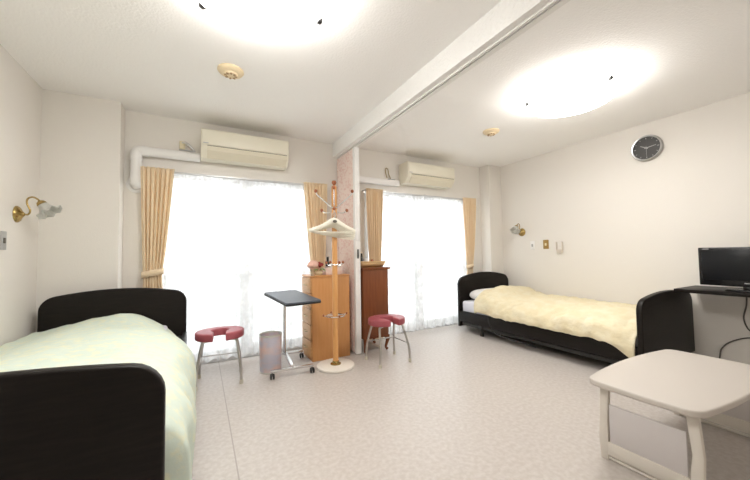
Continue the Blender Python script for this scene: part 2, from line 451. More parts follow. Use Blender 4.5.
# loose wall hooks over the pipe covers
t = thing('wall_hook', 'small cream wall hook above the elbowed white pipe', 'hook', (-.13, 3.638, 2.13))
b = B(); add_box(b, -.19, -.14, 3.61, 3.641, 2.135, 2.215, .008); obj('plate', b, 'cream_pot', t)
b = B(); add_tube(b, [(-.165, 3.612, 2.20), (-.13, 3.60, 2.195), (-.09, 3.60, 2.16), (-.06, 3.61, 2.125)], .010, 10); obj('arm', b, 'alu', t)
b = B(); add_tube(b, [(-.19, 3.60, 2.121), (-.05, 3.60, 2.121)], .007, 8, False); obj('bar', b, 'grey_mark', t)
t = thing('wire_hook', 'thin bent wire loop left of the right air conditioner', 'hook', (2.20, 3.62, 2.07))
b = B(); add_tube(b, [(2.19, 3.63, 2.09), (2.165, 3.625, 2.17), (2.17, 3.625, 2.22), (2.20, 3.625, 2.21), (2.215, 3.625, 2.14), (2.235, 3.625, 2.10), (2.24, 3.63, 2.075)], .006, 8); obj('loop', b, 'wire', t)
b = B(); add_box(b, 2.20, 2.30, 3.60, 3.641, 2.063, 2.078, .003); obj('foot', b, 'grey_mark', t)

# ------------------------------------------------------------------ ceiling lights and detectors
def ceiling_light(x, y, label, a0):
    t = thing('ceiling_light', label, 'ceiling light', (x, y, ZC), 'round ceiling lights')
    b = B(); add_lathe(b, [(0, 2.442), (.312, 2.442), (.318, 2.43), (.312, 2.388), (0, 2.388)], 40, Matrix.Translation((x, y, 0))); obj('base_plate', b, 'white_plastic', t)
    R = .335; prof = [(.30, 2.392), (R, 2.374), (R + .004, 2.366), (R - .005, 2.356)]
    for k in range(1, 13):
        a = k / 12 * PI / 2; prof.append(((R - .005) * math.cos(a), 2.356 - .078 * math.sin(a)))
    prof[-1] = (0, prof[-1][1])
    b = B(); add_lathe(b, prof, 48, Matrix.Translation((x, y, 0))); obj('shade', b, 'lamp', t, recalc=True)
    for k in range(3):
        a = a0 + k * 2 * PI / 3
        mt = Matrix.Translation((x + math.cos(a) * .322, y + math.sin(a) * .322, 2.354)) @ Matrix.Rotation(a, 4, 'Z')
        b = B(); add_box(b, -.018, .028, -.013, .013, -.016, .010, .003); b.transform(mt)
        obj('clip', b, 'dark_metal', t)
ceiling_light(.23, 1.535, 'lit round ceiling light at the top edge above the green bed side', math.atan2(1.77 - 1.535, .01 - .23))
ceiling_light(2.72, 1.50, 'lit round ceiling light above the yellow bed side, whole in view', math.atan2(1.71 - 1.50, 2.49 - 2.72))
def detector(x, y, label):
    t = thing('smoke_detector', label, 'smoke detector', (x, y, ZC), 'round ceiling detectors')
    mt = Matrix.Translation((x, y, 0))
    b = B(); add_lathe(b, [(0, 2.442), (.088, 2.442), (.090, 2.43), (.080, 2.418), (.055, 2.412), (0, 2.412)], 32, mt); obj('base', b, 'detector', t)
    b = B(); add_lathe(b, [(.05, 2.414), (.046, 2.400), (0, 2.396)], 28, mt); c = obj('sensor_cap', b, 'detector', t)
    b = B()
    for k in range(8):
        a = 2 * PI * k / 8; bb = B(); add_box(bb, .026, .044, -.006, .006, 2.3945, 2.403); bb.transform(mt @ Matrix.Rotation(a, 4, 'Z'))
        me = bpy.data.meshes.new('tmp'); bb.to_mesh(me); bb.free(); b.from_mesh(me); bpy.data.meshes.remove(me)
    obj('vents', b, 'detector_dark', t, smooth=False)
detector(.185, 2.50, 'orange-cream round smoke detector on the ceiling left of the beam')
detector(2.86, 2.46, 'orange-cream round smoke detector on the ceiling right of the beam')

# ------------------------------------------------------------------ beds
def panel_outline(x0, x1, z0, zc, zp, r):
    pts = [(x0, z0)]; n = 40
    xs = []
    for k in range(7): xs.append(r * (1 - math.cos(k / 6 * PI / 2)))
    w = x1 - x0
    xs += [r + (w - 2 * r) * k / n for k in range(1, n)]
    xs += [w - v for v in xs[:7][::-1]]
    for d in xs:
        z = zp - (zp - zc) * (abs(2 * d / w - 1)) ** 2
        e = min(d, w - d)
        if e < r: z -= r - math.sqrt(max(0, r * r - (r - e) ** 2))
        pts.append((x0 + d, z))
    pts.append((x1, z0)); return pts

def bed(label, x0, x1, yh, yf, hb, fb, rail_z, base):
    t = thing('bed', label, 'bed', ((x0 + x1) / 2, (yh + yf) / 2, 0), 'black framed single beds')
    obj('headboard', add_prism(B(), panel_outline(x0, x1, hb[0], hb[1], hb[2], .085), 'y', yh, yh + .045, .010, 3), 'black_wood', t)
    obj('footboard', add_prism(B(), panel_outline(x0 - .025, x1 + (.012 if x0 < 0 else -.01), fb[0], fb[1], fb[2], .085), 'y', yf - .045, yf, .010, 3), 'black_wood', t)
    for xa, xb in ((x0 - .01, x0 + .025), (x1 - .025, x1 + .005)):
        obj('side_rail', add_box(B(), xa, xb, yf, yh, rail_z[0], rail_z[1], .006), 'black_wood', t)
    obj('bed_base', add_box(B(), x0 + .03, x1 - .03, yf + .005, yh - .005, rail_z[1] - .07, rail_z[1] - .03), 'dark_metal', t)
    for xx in (x0 + .02, x1 - .03):
        for yy in (yf + .12, yh - .37):
            b = B(); add_lathe(b, [(.024, 0), (.026, .01), (.020, .03), (.018, .06), (.024, rail_z[0] + .005)], 14, Matrix.Translation((xx, yy, 0)), True, True)
            obj('leg', b, 'dark_metal', t)
    return t
bedR = bed('low black single bed with yellow duvet along the right wall', 3.16, 4.175, 3.345, 1.29, (.06, .715, .79), (.10, .655, .712), (.135, .275), 0)
b = B(); add_box(b, 3.175, 3.20, 1.33, 3.32, .085, .125, .004); obj('lower_frame', b, 'dark_metal', bedR)
b = B(); add_tube(b, [(3.145, 2.83, .27), (3.12, 2.80, .20), (3.12, 2.70, .10), (3.13, 2.55, .075), (3.14, 2.2, .06)], .008, 8)
obj('control_cable', b, 'dark_metal', bedR)
bedL = bed('black single bed with pale green duvet along the left wall', -1.06, -.105, 3.30, 1.235, (.05, .77, .825), (.05, .745, .785), (.30, .42), 0)

def box_soft(name, label, cat, x0, x1, y0, y1, z0, z1, m, bev=.04):
    return tag(obj(name, add_box(B(), x0, x1, y0, y1, z0, z1, bev, 4), m), label, cat)
box_soft('mattress', 'white mattress under the yellow duvet', 'mattress', 3.19, 4.14, 1.30, 3.335, .247, .41, 'mattress', .03)
box_soft('mattress', 'mattress under the pale green duvet', 'mattress', -1.02, -.24, 1.25, 3.29, .392, .50, 'mattress', .03)

def pillow(label, cx, cy, cz, w, d, h):
    b = B(); add_sphere(b, (0, 0, 0), 1, u=32, v=20)
    for v in b.verts:
        s = v.co.copy()
        q = lambda a: math.copysign(abs(a) ** .45, a)
        e = max(abs(s.x), abs(s.y))
        v.co = Vector((cx + q(s.x) * w / 2 * .9, cy + q(s.y) * d / 2 * .9, cz + s.z * h / 2))
    return tag(obj('pillow', b, 'pillow'), label, 'pillow')
pillow('pale grey pillow at the headboard of the yellow bed', 3.60, 3.14, .490, .80, .36, .15)

def catmull(P, t):
    n = len(P) - 1; f = t * n; i = min(int(f), n - 1); t = f - i
    g = lambda k: Vector(P[max(0, min(n, k))])
    a, b_, c, d = g(i - 1), g(i), g(i + 1), g(i + 2)
    return .5 * ((2 * b_) + (c - a) * t + (2 * a - 5 * b_ + 4 * c - d) * t * t + (3 * b_ - a - 3 * c + d) * t ** 3)
def sm(a, b, x):
    k = max(0, min(1, (x - a) / (b - a))); return k * k * (3 - 2 * k)

# pale green duvet
secG = [(-1.085, .50), (-1.075, .585), (-.98, .60), (-.78, .63), (-.56, .645), (-.34, .632), (-.18, .598), (-.085, .53), (-.042, .43), (-.035, .28), (-.05, .11)]
def fG(u, v):
    p = catmull(secG, u); y = 1.262 + (3.283 - 1.262) * v
    x, z = p.x, p.y
    nar = sm(2.3, 3.15, y)
    if x > -.56: x = -.56 + (x + .56) * (1 - .20 * nar)
    z = z - .018 * nar + .022 * math.exp(-((y - 3.02) / .14) ** 2) * math.exp(-((x + .58) / .3) ** 2)
    z -= .05 * sm(.10, 0, v) * (1 if x > -1.0 else .2) + .02 * sm(.97, 1, v)
    z -= .11 * nar * sm(-.50, -.12, x) + .03 * sm(-.7, -1.0, x)
    k = sm(.030, 0, v)
    if x > -.56: x += (-.40 - x) * .9 * k * sm(-.5, -.1, x)
    z += (.42 - z) * .8 * k * (1 if z < .42 else 0)
    q = Vector((x * 3.2, y * 2.6, z * 3))
    wr = noise.noise(q) * .020 + noise.noise(q * 2.6) * .011 + noise.noise(q * 6) * .005
    side = sm(-.2, .0, x)
    fold = .013 * math.sin(y * 21 + 3 * noise.noise(Vector((y * 2, 0, 0)))) * side
    top = 1 - side
    ok = sm(0, .06, v) * sm(1, .97, v)
    return Vector((x + side * (wr * .7 + fold) , y, max(z - .015 + top * wr * ok + side * .4 * wr, .09)))
tag(obj('duvet', add_grid(B(), 70, 110, fG), 'green_duvet', None, ang=180, solid=.018), 'pale green duvet with faint yellow print draped over the left bed', 'duvet')

# yellow duvet
secY = [(3.128, .285), (3.125, .335), (3.16, .41), (3.28, .475), (3.48, .505), (3.70, .515), (3.92, .505), (4.08, .48), (4.150, .43), (4.160, .37)]
def fY(u, v):
    p = catmull(secY, u); x, z = p.x, p.y
    yend = 3.03 + .02 * math.sin(u * 5) + .09 * sm(.25, .7, u)
    y = 1.305 + (yend - 1.305) * v
    ctr = 1 - abs(2 * u - 1) ** 3
    z += .085 * math.exp(-((y - 2.97) / .20) ** 2) * ctr
    z -= .03 * sm(.2, 0, v) * ctr + .015 * sm(.96, 1, v)
    if u < .3: z -= .11 * sm(.12, 0, v) * (1 - u / .3) - .02 * sm(.7, .95, v) * (1 - u / .3)
    q = Vector((x * 4, y * 4, z * 4))
    wr = noise.noise(q * .9) * .020 + (abs(noise.noise(Vector((x * 5, y * 8.5 + x * 5, z * 4)))) - .2) * .042 + noise.noise(q * 4) * .009
    side = sm(.18, 0, u)
    return Vector((x - side * (.010 * math.sin(y * 26 + 2 * noise.noise(Vector((y * 2, 1, 0)))) + .012 + wr * .3), y, z + wr * (1 - .5 * side)))
tag(obj('duvet', add_grid(B(), 70, 120, fY), 'yellow_duvet', None, ang=180, solid=.018), 'crumpled pale yellow duvet spread over the right bed', 'duvet')

# ------------------------------------------------------------------ pink horseshoe stools
def horseshoe(bm, R0, R1, d, z0, z1):
    """U shape, opening towards -y"""
    n = 40; Rx, Ry, hx, hy, nw = R1, R1 * .84, R0 * 1.05, R0 * .95, R0 * .72
    a0 = math.acos(nw / Rx) ; b0 = math.acos(nw / hx)
    pts = []
    for k in range(n + 1):                       # outer rim, from the right lip round the back to the left lip
        a = -a0 + (PI + 2 * a0) * k / n; pts.append((Rx * math.cos(a), Ry * math.sin(a) + .015))
    for k in range(n + 1):                       # inner hole back again
        a = PI + b0 - (PI + 2 * b0) * k / n; pts.append((hx * math.cos(a), hy * math.sin(a) + .025))
    add_prism(bm, pts, 'z', z0, z1, .014, 4)
def stool(loc, rz, label):
    t = thing('shower_stool', label, 'stool', (0, 0, 0), 'pink horseshoe stools')
    b = B(); horseshoe(b, .066, .195, .125, .368, .434); obj('seat', b, 'pink_vinyl', t, ang=60)
    feet = {(-1, -1): (-.17, -.14), (1, -1): (.17, -.14), (-1, 1): (-.17, .15), (1, 1): (.17, .15)}
    for (sx, sy), (fx, fy) in feet.items():
        tx, ty = sx * .125, (-.07 if sy < 0 else .09)
        b = B(); add_tube(b, [(tx - sx * .03, ty, .366), (tx, ty, .358), (tx + sx * .012, ty + sy * .01, .325), (fx - sx * .008, fy - sy * .004, .15), (fx, fy, .012)], .011, 12)
        l = obj('leg', b, 'steel', t)
        b = B(); add_lathe(b, [(.0145, 0), (.0155, .004), (.0140, .034)], 14, Matrix.Translation((fx, fy, 0)), True, True); obj('rubber_foot', b, 'rubber', l)
    P = lambda sx, sy, k: Vector((sx * (.137 + (.157 - .137) * k), (-.08 if sy < 0 else .10) + sy * .045 * k, .34 - .19 * k))
    for a, c in (((-1, 1), (1, 1)), ((-1, -1), (-1, 1)), ((1, -1), (1, 1))):
        b = B(); add_tube(b, [P(*a, .8), P(*c, .8)], .006, 8, False); obj('stretcher', b, 'steel', t)
    t.location = loc; t.rotation_euler = (0, 0, rz); return t
s1 = stool((.155, 3.11, 0), math.radians(-5), 'pink horseshoe stool with steel legs beside the green bed')
copy_thing(s1, (1.665, 2.80, 0), math.radians(0), 'pink horseshoe stool with steel legs in front of the dark red chest')

# ------------------------------------------------------------------ waste bin
t = thing('waste_bin', 'round pink and lilac printed waste bin beside the rolling table', 'bin', (.585, 3.14, 0))
mt = Matrix.Translation((.585, 3.14, 0))
b = B(); add_lathe(b, [(0, .004), (.090, .004), (.092, 0), (.096, .006), (.102, .335), (.097, .335), (.091, .012), (0, .012)], 40, mt); obj('can', b, 'bin', t)
b = B(); add_lathe(b, [(.096, .330), (.0985, .343), (.103, .346), (.1055, .340), (.1035, .328)], 40, mt); obj('rim', b, 'bin_rim', t)
b = B(); add_lathe(b, [(.0955, .012), (.099, .010), (.099, .002), (.093, 0)], 40, mt); obj('bottom_ring', b, 'bin_rim', t)

# ------------------------------------------------------------------ rolling side table
t = thing('side_table', 'small rolling table with grey top and chrome stand before the left window', 'table', (.745, 3.10, 0), rz=math.radians(-4))
RT = parent_world(t)
def loc_obj(name, b, m, parent, **k):
    b.transform(RT); return obj(name, b, m, parent, **k)
rr = .02
b = B()
def rrect(x0, x1, y0, y1, r, n=6):
    pts = []
    for cx, cy, a in ((x1 - r, y1 - r, 0), (x0 + r, y1 - r, PI / 2), (x0 + r, y0 + r, PI), (x1 - r, y0 + r, 1.5 * PI)):
        pts += [(cx + r * math.cos(a + PI / 2 * k / n), cy + r * math.sin(a + PI / 2 * k / n)) for k in range(n + 1)]
    return pts
tilt = Matrix.Translation((.012, 0, .681)) @ Matrix.Rotation(math.radians(13), 4, 'Z') @ Matrix.Rotation(math.radians(4.5), 4, 'X')
add_prism(b, rrect(-.165, .165, -.33, .25, .02), 'z', 0, .012, .002); b.transform(tilt); top = loc_obj('table_top', b, 'tray_grey', t)
b = B(); add_prism(b, rrect(-.168, .168, -.333, .253, .022), 'z', -.016, -.0005, .003); b.transform(tilt); loc_obj('edge_band', b, 'black_edge', top)
b = B(); add_cyl(b, (0, .25, .09), (0, .25, .683), .014); loc_obj('post', b, 'chrome', t)
b = B(); add_box(b, -.05, .05, .12, .262, .676, .682, .002); b.transform(Matrix.Translation((0, 0, -.010))); loc_obj('top_bracket', b, 'dark_metal', t)
b = B(); add_box(b, -.016, .016, -.20, .27, .070, .098, .004); loc_obj('spine', b, 'chrome', t)
for yy in (.27, -.20):
    b = B(); add_box(b, -.19, .19, yy - .011, yy + .011, .056, .078, .004); loc_obj('foot_bar', b, 'chrome', t)
    for xx in (-.175, .175):
        b = B()
        for dx in (-.012, .012):
            add_lathe(b, [(0, -.007), (.018, -.007), (.0245, -.004), (.0245, .004), (.018, .007), (0, .007)], 20, Matrix.Translation((xx + dx, yy - .008, .0245)) @ Matrix.Rotation(PI / 2, 4, 'Y'))
        w = loc_obj('caster', b, 'black_rubber', t)
        b = B(); add_cyl(b, (xx, yy, .024), (xx, yy, .06), .006, 10); loc_obj('stem', b, 'chrome', w)

# ------------------------------------------------------------------ light wooden chest of drawers
t = thing('chest_of_drawers', 'tall light brown wooden chest of drawers behind the coat stand', 'chest of drawers', (1.18, 3.32, 0))
x0, x1, y0, y1, zt = .985, 1.408, 3.155, 3.475, .862
b = B(); add_box(b, x0 + .012, x1, y0 + .003, y1, .0, zt - .018, .002); obj('carcass', b, 'light_wood', t)
b = B(); add_box(b, x0 - .004, x1 + .004, y0 - .003, y1 + .003, zt - .018, zt, .004); obj('top_board', b, 'light_wood', t)
zs = [.045 + .1595 * k for k in range(6)]
for k in range(5):
    b = B(); add_box(b, x0 - .006, x0 + .013, y0 + .012, y1 - .010, zs[k] + .003, zs[k + 1] - .004, .003); d = obj('drawer', b, 'drawer_wood', t)
    zc = (zs[k] + zs[k + 1]) / 2; yc2 = (y0 + y1) / 2
    b = B(); add_tube(b, [(x0 - .005, yc2 - .045, zc), (x0 - .024, yc2 - .035, zc), (x0 - .024, yc2 + .035, zc), (x0 - .005, yc2 + .045, zc)], .005, 8, False); obj('drawer_pull', b, 'wire', d)

# things on the chest (top at .862)
zc = .862
t = thing('flower_arrangement', 'pink and red artificial flowers in a cream bowl on the light chest', 'flowers', (1.07, 3.26, zc))
b = B(); add_lathe(b, [(0, 0), (.045, 0), (.062, .018), (.070, .038), (.065, .038), (.056, .020), (0, .010)], 28, Matrix.Translation((1.07, 3.25, zc))); obj('bowl', b, 'cream_pot', t)
def blossom(bm, c, r, nmaj=3):
    for ring in range(nmaj):
        k = 6 + 2 * ring
        for i in range(k):
            a = 2 * PI * (i + .5 * ring) / k; tilt = .35 + .45 * ring
            d = Vector((math.cos(a) * math.sin(tilt), math.sin(a) * math.sin(tilt), math.cos(tilt)))
            bb = B(); add_sphere(bb, (0, 0, 0), 1, u=8, v=6)
            rot = d.to_track_quat('Z', 'Y').to_matrix().to_4x4()
            bb.transform(Matrix.Translation(Vector(c) + d * r * .62) @ rot @ Matrix.Diagonal((r * .36, r * .36, r * .30, 1)))
            me = bpy.data.meshes.new('tmp'); bb.to_mesh(me); bb.free(); bm.from_mesh(me); bpy.data.meshes.remove(me)
    add_sphere(bm, c, r * .62, u=12, v=8)
for c, r in (((1.045, 3.27, zc + .090), .074), ((1.085, 3.285, zc + .075), .055)):
    b = B(); blossom(b, c, r); obj('pink_blossom', b, 'flower_pink', t)
for c, r in (((1.105, 3.235, zc + .098), .030), ((1.135, 3.265, zc + .105), .025), ((1.115, 3.28, zc + .122), .020)):
    b = B(); blossom(b, c, r); obj('red_blossom', b, 'flower_red', t)
for a, ln in ((-.9, .07), (-.4, .06), (-2.2, .065)):
    def fl(u, v, a=a, ln=ln):
        w = .022 * math.sin(PI * max(.02, min(.98, u))) * (v - .5) * 2
        return Vector((1.085 + math.cos(a) * (.02 + ln * u) - math.sin(a) * w, 3.225 + math.sin(a) * (.01 + ln * .55 * u) + math.cos(a) * w, zc + .050 + .02 * math.sin(PI * u) - .008 * u + abs(v - .5) * .008))
    obj('leaf', add_grid(B(), 8, 4, fl), 'leaf', t, solid=.002)
b = B(); add_lathe(b, [(0, .002), (.017, 0), (.022, .004), (.016, .02), (.019, .045), (.030, .068), (.027, .068), (.016, .044), (0, .012)], 24, Matrix.Translation((1.008, 3.172, zc)))
tag(obj('small_vase', b, 'tan'), 'small tan flared vase on the front left corner of the light chest', 'vase')
t = thing('tissue_box', 'pink box on the light chest behind the coat stand pole', 'box', (1.26, 3.28, zc))
b = B(); add_box(b, 1.17, 1.355, 3.225, 3.335, zc, zc + .075, .004); obj('carton', b, 'tissue', t)
b = B(); add_box(b, 1.215, 1.31, 3.265, 3.295, zc + .0745, zc + .0765); obj('slot', b, 'white_plastic', t)
t = thing('bottle', 'small dark bottle standing in a silver dish on the pink box', 'bottle', (1.205, 3.28, zc + .085))
mt = Matrix.Translation((1.207, 3.275, zc + .0835)) 
b = B(); add_lathe(b, [(0, 0), (.020, 0), (.022, .004), (.022, .04), (.012, .055), (.011, .062)], 20, mt, False, True); obj('flask', b, 'bottle', t)
b = B(); add_lathe(b, [(.013, .060), (.013, .105), (.011, .108), (0, .108)], 18, mt); obj('cap', b, 'bottle', t)
b = B(); add_lathe(b, [(0, 0), (.026, 0), (.035, .012), (.032, .012), (.024, .005), (0, .005)], 24, Matrix.Translation((1.207, 3.275, zc + .0765)))
tag(obj('dish', b, 'chrome'), 'shiny silver dish under the dark bottle on the pink box', 'dish')
b = B(); add_lathe(b, [(0, 0), (.026, 0), (.035, .012), (.032, .012), (.024, .005), (0, .005)], 24, Matrix.Translation((1.312, 3.268, zc + .0765)))
tag(obj('dish', b, 'white_plastic'), 'small white dish at the right end of the pink box', 'dish')

# ------------------------------------------------------------------ dark red chest
t = thing('tall_chest', 'tall dark red-brown wooden chest on curved legs beside the partition', 'chest of drawers', (1.70, 3.26, 0))
x0, x1, y0, y1, zt = 1.548, 1.868, 3.10, 3.45, .925
b = B(); add_box(b, x0, x1 - .012, y0, y1, .17, zt - .022, .003); obj('carcass', b, 'red_wood', t)
b = B(); add_prism(b, [(x0 - .006, zt - .022), (x0 - .012, zt - .008), (x0 - .012, zt), (x1 + .02, zt), (x1 + .02, zt - .008), (x1 + .008, zt - .022)], 'y', y0 - .012, y1 + .006, .002, 1); obj('top_board', b, 'red_wood', t)
b = B(); add_box(b, x0 - .004, x1, y0 - .004, y1 + .002, .155, .175, .004); obj('base_moulding', b, 'red_wood', t)
zs = [.185 + .1775 * k for k in range(5)]
for k in range(4):
    b = B(); add_box(b, x1 - .013, x1 + .003, y0 + .02, y1 - .02, zs[k] + .004, zs[k + 1] - .004, .003); d = obj('drawer', b, 'red_wood', t)
    b = B(); add_sphere(b, (x1 + .014, (y0 + y1) / 2, (zs[k] + zs[k + 1]) / 2), .012); obj('knob', b, 'brass', d)
for sx, xx in ((-1, x0 + .03), (1, x1 - .03)):
    for sy, yy in ((-1, y0 + .03), (1, y1 - .03)):
        ox = sx * .018 if sx > 0 else 0
        b = B(); add_tube(b, [(xx, yy, .165), (xx + ox * 1.1, yy + sy * .006, .13), (xx + ox * .4, yy, .07), (xx - ox * .1, yy - sy * .002, .035), (xx + ox * .8, yy + sy * .006, .010)], [.026, .024, .016, .013, .017], 12)
        obj('leg', b, 'red_wood', t)

zc = .925
t = thing('wicker_tray', 'flared tan wicker tray on top of the dark red chest', 'tray', (1.695, 3.25, zc))
b = B()
add_prism(b, rrect(1.565, 1.825, 3.15, 3.36, .02), 'z', zc, zc + .010); lo = rrect(1.565, 1.825, 3.15, 3.36, .02); hi = rrect(1.535, 1.855, 3.12, 3.39, .03)
obj('tray_floor', b, 'wicker', t)
b = B(); n = len(lo)
A = [b.verts.new((x, y, zc + .006)) for x, y in lo]; Hh = [b.verts.new((x, y, zc + .062)) for x, y in hi]
for i in range(n): b.faces.new((A[i], A[(i + 1) % n], Hh[(i + 1) % n], Hh[i]))
obj('tray_wall', b, 'wicker', t, solid=.008)
b = B(); add_tube(b, [(x, y, zc + .064) for x, y in hi + hi[:1]], .007, 8, False); obj('rim', b, 'wicker', t)
t = thing('bottle', 'small black bottle standing in the wicker tray', 'bottle', (1.60, 3.24, zc + .011)); mt = Matrix.Translation((1.60, 3.24, zc + .0105))
b = B(); add_lathe(b, [(0, 0), (.022, 0), (.024, .004), (.024, .085), (.012, .10), (.011, .108)], 20, mt, False, True); obj('flask', b, 'bottle', t)
b = B(); add_lathe(b, [(.013, .105), (.013, .145), (.010, .15), (0, .15)], 18, mt); obj('cap', b, 'bottle', t)
b = B(); add_lathe(b, [(0, 0), (.026, 0), (.030, .006), (.030, .075), (.024, .088), (0, .092)], 22, Matrix.Translation((1.665, 3.25, zc + .0105)))
tag(obj('jar', b, 'white_plastic'), 'squat white jar in the wicker tray next to the black bottle', 'jar')
b = B(); add_lathe(b, [(0, 0), (.017, 0), (.020, .005), (.020, .06), (.014, .075), (0, .085)], 20, Matrix.Translation((1.735, 3.24, zc + .0105)))
tag(obj('jar', b, 'knob_wood'), 'small brown jar at the right in the wicker tray', 'jar')

# ------------------------------------------------------------------ coat stand and hangers
PX, PY = 1.149, 2.918
t = thing('coat_stand', 'tall wooden pole coat stand with round pale base and knobbed hooks', 'coat stand', (PX, PY, 0))
CM = Matrix.Translation((PX, PY, 0)); A0 = math.radians(-22)
b = B(); add_lathe(b, [(0, 0), (.175, 0), (.182, .006), (.180, .020), (.170, .027), (0, .027)], 48, CM); obj('base', b, 'stand_base', t)
b = B(); add_lathe(b, [(.052, .026), (.050, .034), (.034, .042), (.029, .060), (.0265, .060)], 28, CM, True, True); obj('pole_collar', b, 'brass', t)
b = B(); add_lathe(b, [(.0265, .03), (.0265, 1.74), (.020, 1.752), (.012, 1.756), (0, 1.757)], 24, CM, True); obj('pole', b, 'pole_wood', t)
b = B(); add_lathe(b, [(.010, 1.752), (.012, 1.762), (.021, 1.775), (.023, 1.788), (.017, 1.802), (0, 1.808)], 20, CM, True); obj('finial', b, 'knob_wood', t)
def arm(ang, pts, r, ball):
    R_ = CM @ Matrix.Rotation(ang, 4, 'Z')
    b = B(); add_tube(b, [R_ @ Vector((x, 0, z)) for x, z in pts], r, 8); a = obj('hook_arm', b, 'chrome', t)
    x, z = pts[-1]; b = B(); add_sphere(b, R_ @ Vector((x, 0, z)), ball, (1, 1, 1.15)); obj('knob', b, 'knob_wood', a)
for k in range(4):
    arm(A0 + k * PI / 2, [(.022, 1.545), (.05, 1.562), (.11, 1.615), (.165, 1.665), (.178, 1.70)], .0055, .016)
    arm(A0 + k * PI / 2, [(.022, 1.505), (.045, 1.488), (.090, 1.486), (.122, 1.510)], .0055, .015)
    arm(A0 + k * PI / 2 + .5, [(.022, .985), (.045, .972), (.072, .975), (.092, 1.0)], .005, .013)
    arm(A0 + k * PI / 2 + .35, [(.022, .49), (.06, .49), (.105, .492), (.118, .498)], .005, .010)
for z, R1 in ((.487, .09), (1.535, .032), (.978, .032)):
    b = B(); add_tube(b, [(PX + R1 * math.cos(2 * PI * k / 32), PY + R1 * math.sin(2 * PI * k / 32), z) for k in range(33)], .006, 8, False); obj('ring', b, 'chrome', t)

def hanger():
    t = thing('clothes_hanger', '', 'hanger', (0, 0, 0), 'cream clothes hangers on the coat stand')
    pts = [(-.225, 0, -.150), (-.20, 0, -.135), (-.13, 0, -.110), (-.06, 0, -.075), (0, 0, -.052), (.06, 0, -.075), (.13, 0, -.110), (.20, 0, -.135), (.225, 0, -.150)]
    b = B(); add_tube(b, pts, [.012, .016, .018, .022, .029, .022, .018, .016, .012], 12, flat=.36); obj('shoulders', b, 'hanger', t)
    b = B(); add_tube(b, [(-.205, 0, -.146), (-.19, 0, -.158), (0, 0, -.162), (.19, 0, -.158), (.205, 0, -.146)], .006, 8); obj('trouser_bar', b, 'hanger', t)
    b = B(); add_tube(b, [(0, 0, -.028), (0, 0, -.018), (.010, 0, -.008), (.018, 0, .010), (.012, 0, .026), (-.002, 0, .030), (-.014, 0, .020), (-.016, 0, .010)], .0025, 8); obj('hook', b, 'chrome', t)
    return t
h0 = hanger(); HZ = 1.450
hang = [('cream plastic hanger with a dark oval badge, frontmost on the coat stand', 5, .106, 0), ('cream plastic hanger directly behind the badged one on the coat stand', 2, .087, 2),
        ('cream plastic hanger in the middle of the bunch on the coat stand', -1, .068, 5), ('cream plastic hanger second from the back of the bunch on the coat stand', -4, .049, 7), ('cream plastic hanger at the back of the bunch, hanging lowest at the right', -7, .031, 10)]
hs = []
for i, (lab, az, rr_, roll) in enumerate(hang):
    a = A0 - PI / 2
    lx, ly = PX + rr_ * math.cos(a), PY + rr_ * math.sin(a) - .0
    if i == 0: o = h0; o.location = (lx, ly, HZ); o.rotation_euler = (0, 0, math.radians(az)); o['label'] = lab
    else: o = copy_thing(h0, (lx, ly, HZ - .009 * i), math.radians(az), lab)
    o.rotation_euler = (0, math.radians(roll), math.radians(az)); hs.append(o)
b = B(); add_lathe(b, [(0, 0), (.016, 0), (.018, .003), (.015, .006), (0, .006)], 20, Matrix.Translation((0, -.0115, -.060)) @ Matrix.Rotation(PI / 2, 4, 'X') @ Matrix.Diagonal((1.25, .8, 1, 1)))
b.transform(Matrix.Translation(h0.location) @ Matrix.Rotation(h0.rotation_euler.z, 4, 'Z'))
obj('badge', b, 'dark_mark', h0)

# ------------------------------------------------------------------ wall sconces
def sconce(X, y, z, s, label):
    """on a side wall at x=X, reaching in direction s along x"""
    t = thing('wall_lamp', label, 'wall lamp', (X, y, z), 'brass tulip wall lamps')
    def Q(dx, dz, dy=0): return (X + s * dx, y + dy, z + dz)
    ROT = Matrix.Translation((X, y, z)) @ Matrix.Rotation(s * PI / 2, 4, 'Y')
    b = B(); add_lathe(b, [(.058, -.002), (.058, .004), (.050, .014), (.030, .024), (.016, .034), (.012, .040), (0, .042)], 32, ROT, True); obj('wall_rose', b, 'brass', t)
    b = B(); add_tube(b, [Q(.035, 0), Q(.058, .002), (Q(.066, .030)), Q(.050, .075), Q(.052, .110), Q(.076, .125), Q(.104, .110), Q(.118, .088)], .0058, 10); obj('arm', b, 'brass', t)
    d = Vector((s * .62, -.12, -.78)).normalized(); c = Vector(Q(.117, .090))
    R_ = Matrix.Translation(c) @ d.to_track_quat('Z', 'Y').to_matrix().to_4x4()
    b = B(); add_lathe(b, [(0, -.012), (.012, -.010), (.024, 0), (.029, .014), (.029, .022)], 24, R_, False, True); obj('shade_cap', b, 'brass', t)
    b = B(); seg = 48; prof = [(.025, .018), (.030, .032), (.035, .050), (.042, .068), (.056, .084), (.072, .093)]
    rings = []
    for k, (r, zz) in enumerate(prof):
        w = k / (len(prof) - 1)
        rings.append([b.verts.new(R_ @ Vector(((r * (1 + .10 * w * w * math.cos(8 * 2 * PI * j / seg))) * math.cos(2 * PI * j / seg), (r * (1 + .10 * w * w * math.cos(8 * 2 * PI * j / seg))) * math.sin(2 * PI * j / seg), zz - .010 * w * w * math.cos(8 * 2 * PI * j / seg)))) for j in range(seg)])
    for Aa, Bb in zip(rings, rings[1:]):
        for j in range(seg): b.faces.new((Aa[j], Aa[(j + 1) % seg], Bb[(j + 1) % seg], Bb[j]))
    obj('glass_shade', b, 'frosted', t, ang=180, solid=.003)
    b = B(); add_sphere(b, R_ @ Vector((0, 0, .048)), .020, (1, 1, 1.3)); obj('bulb', b, 'white_plastic', t)
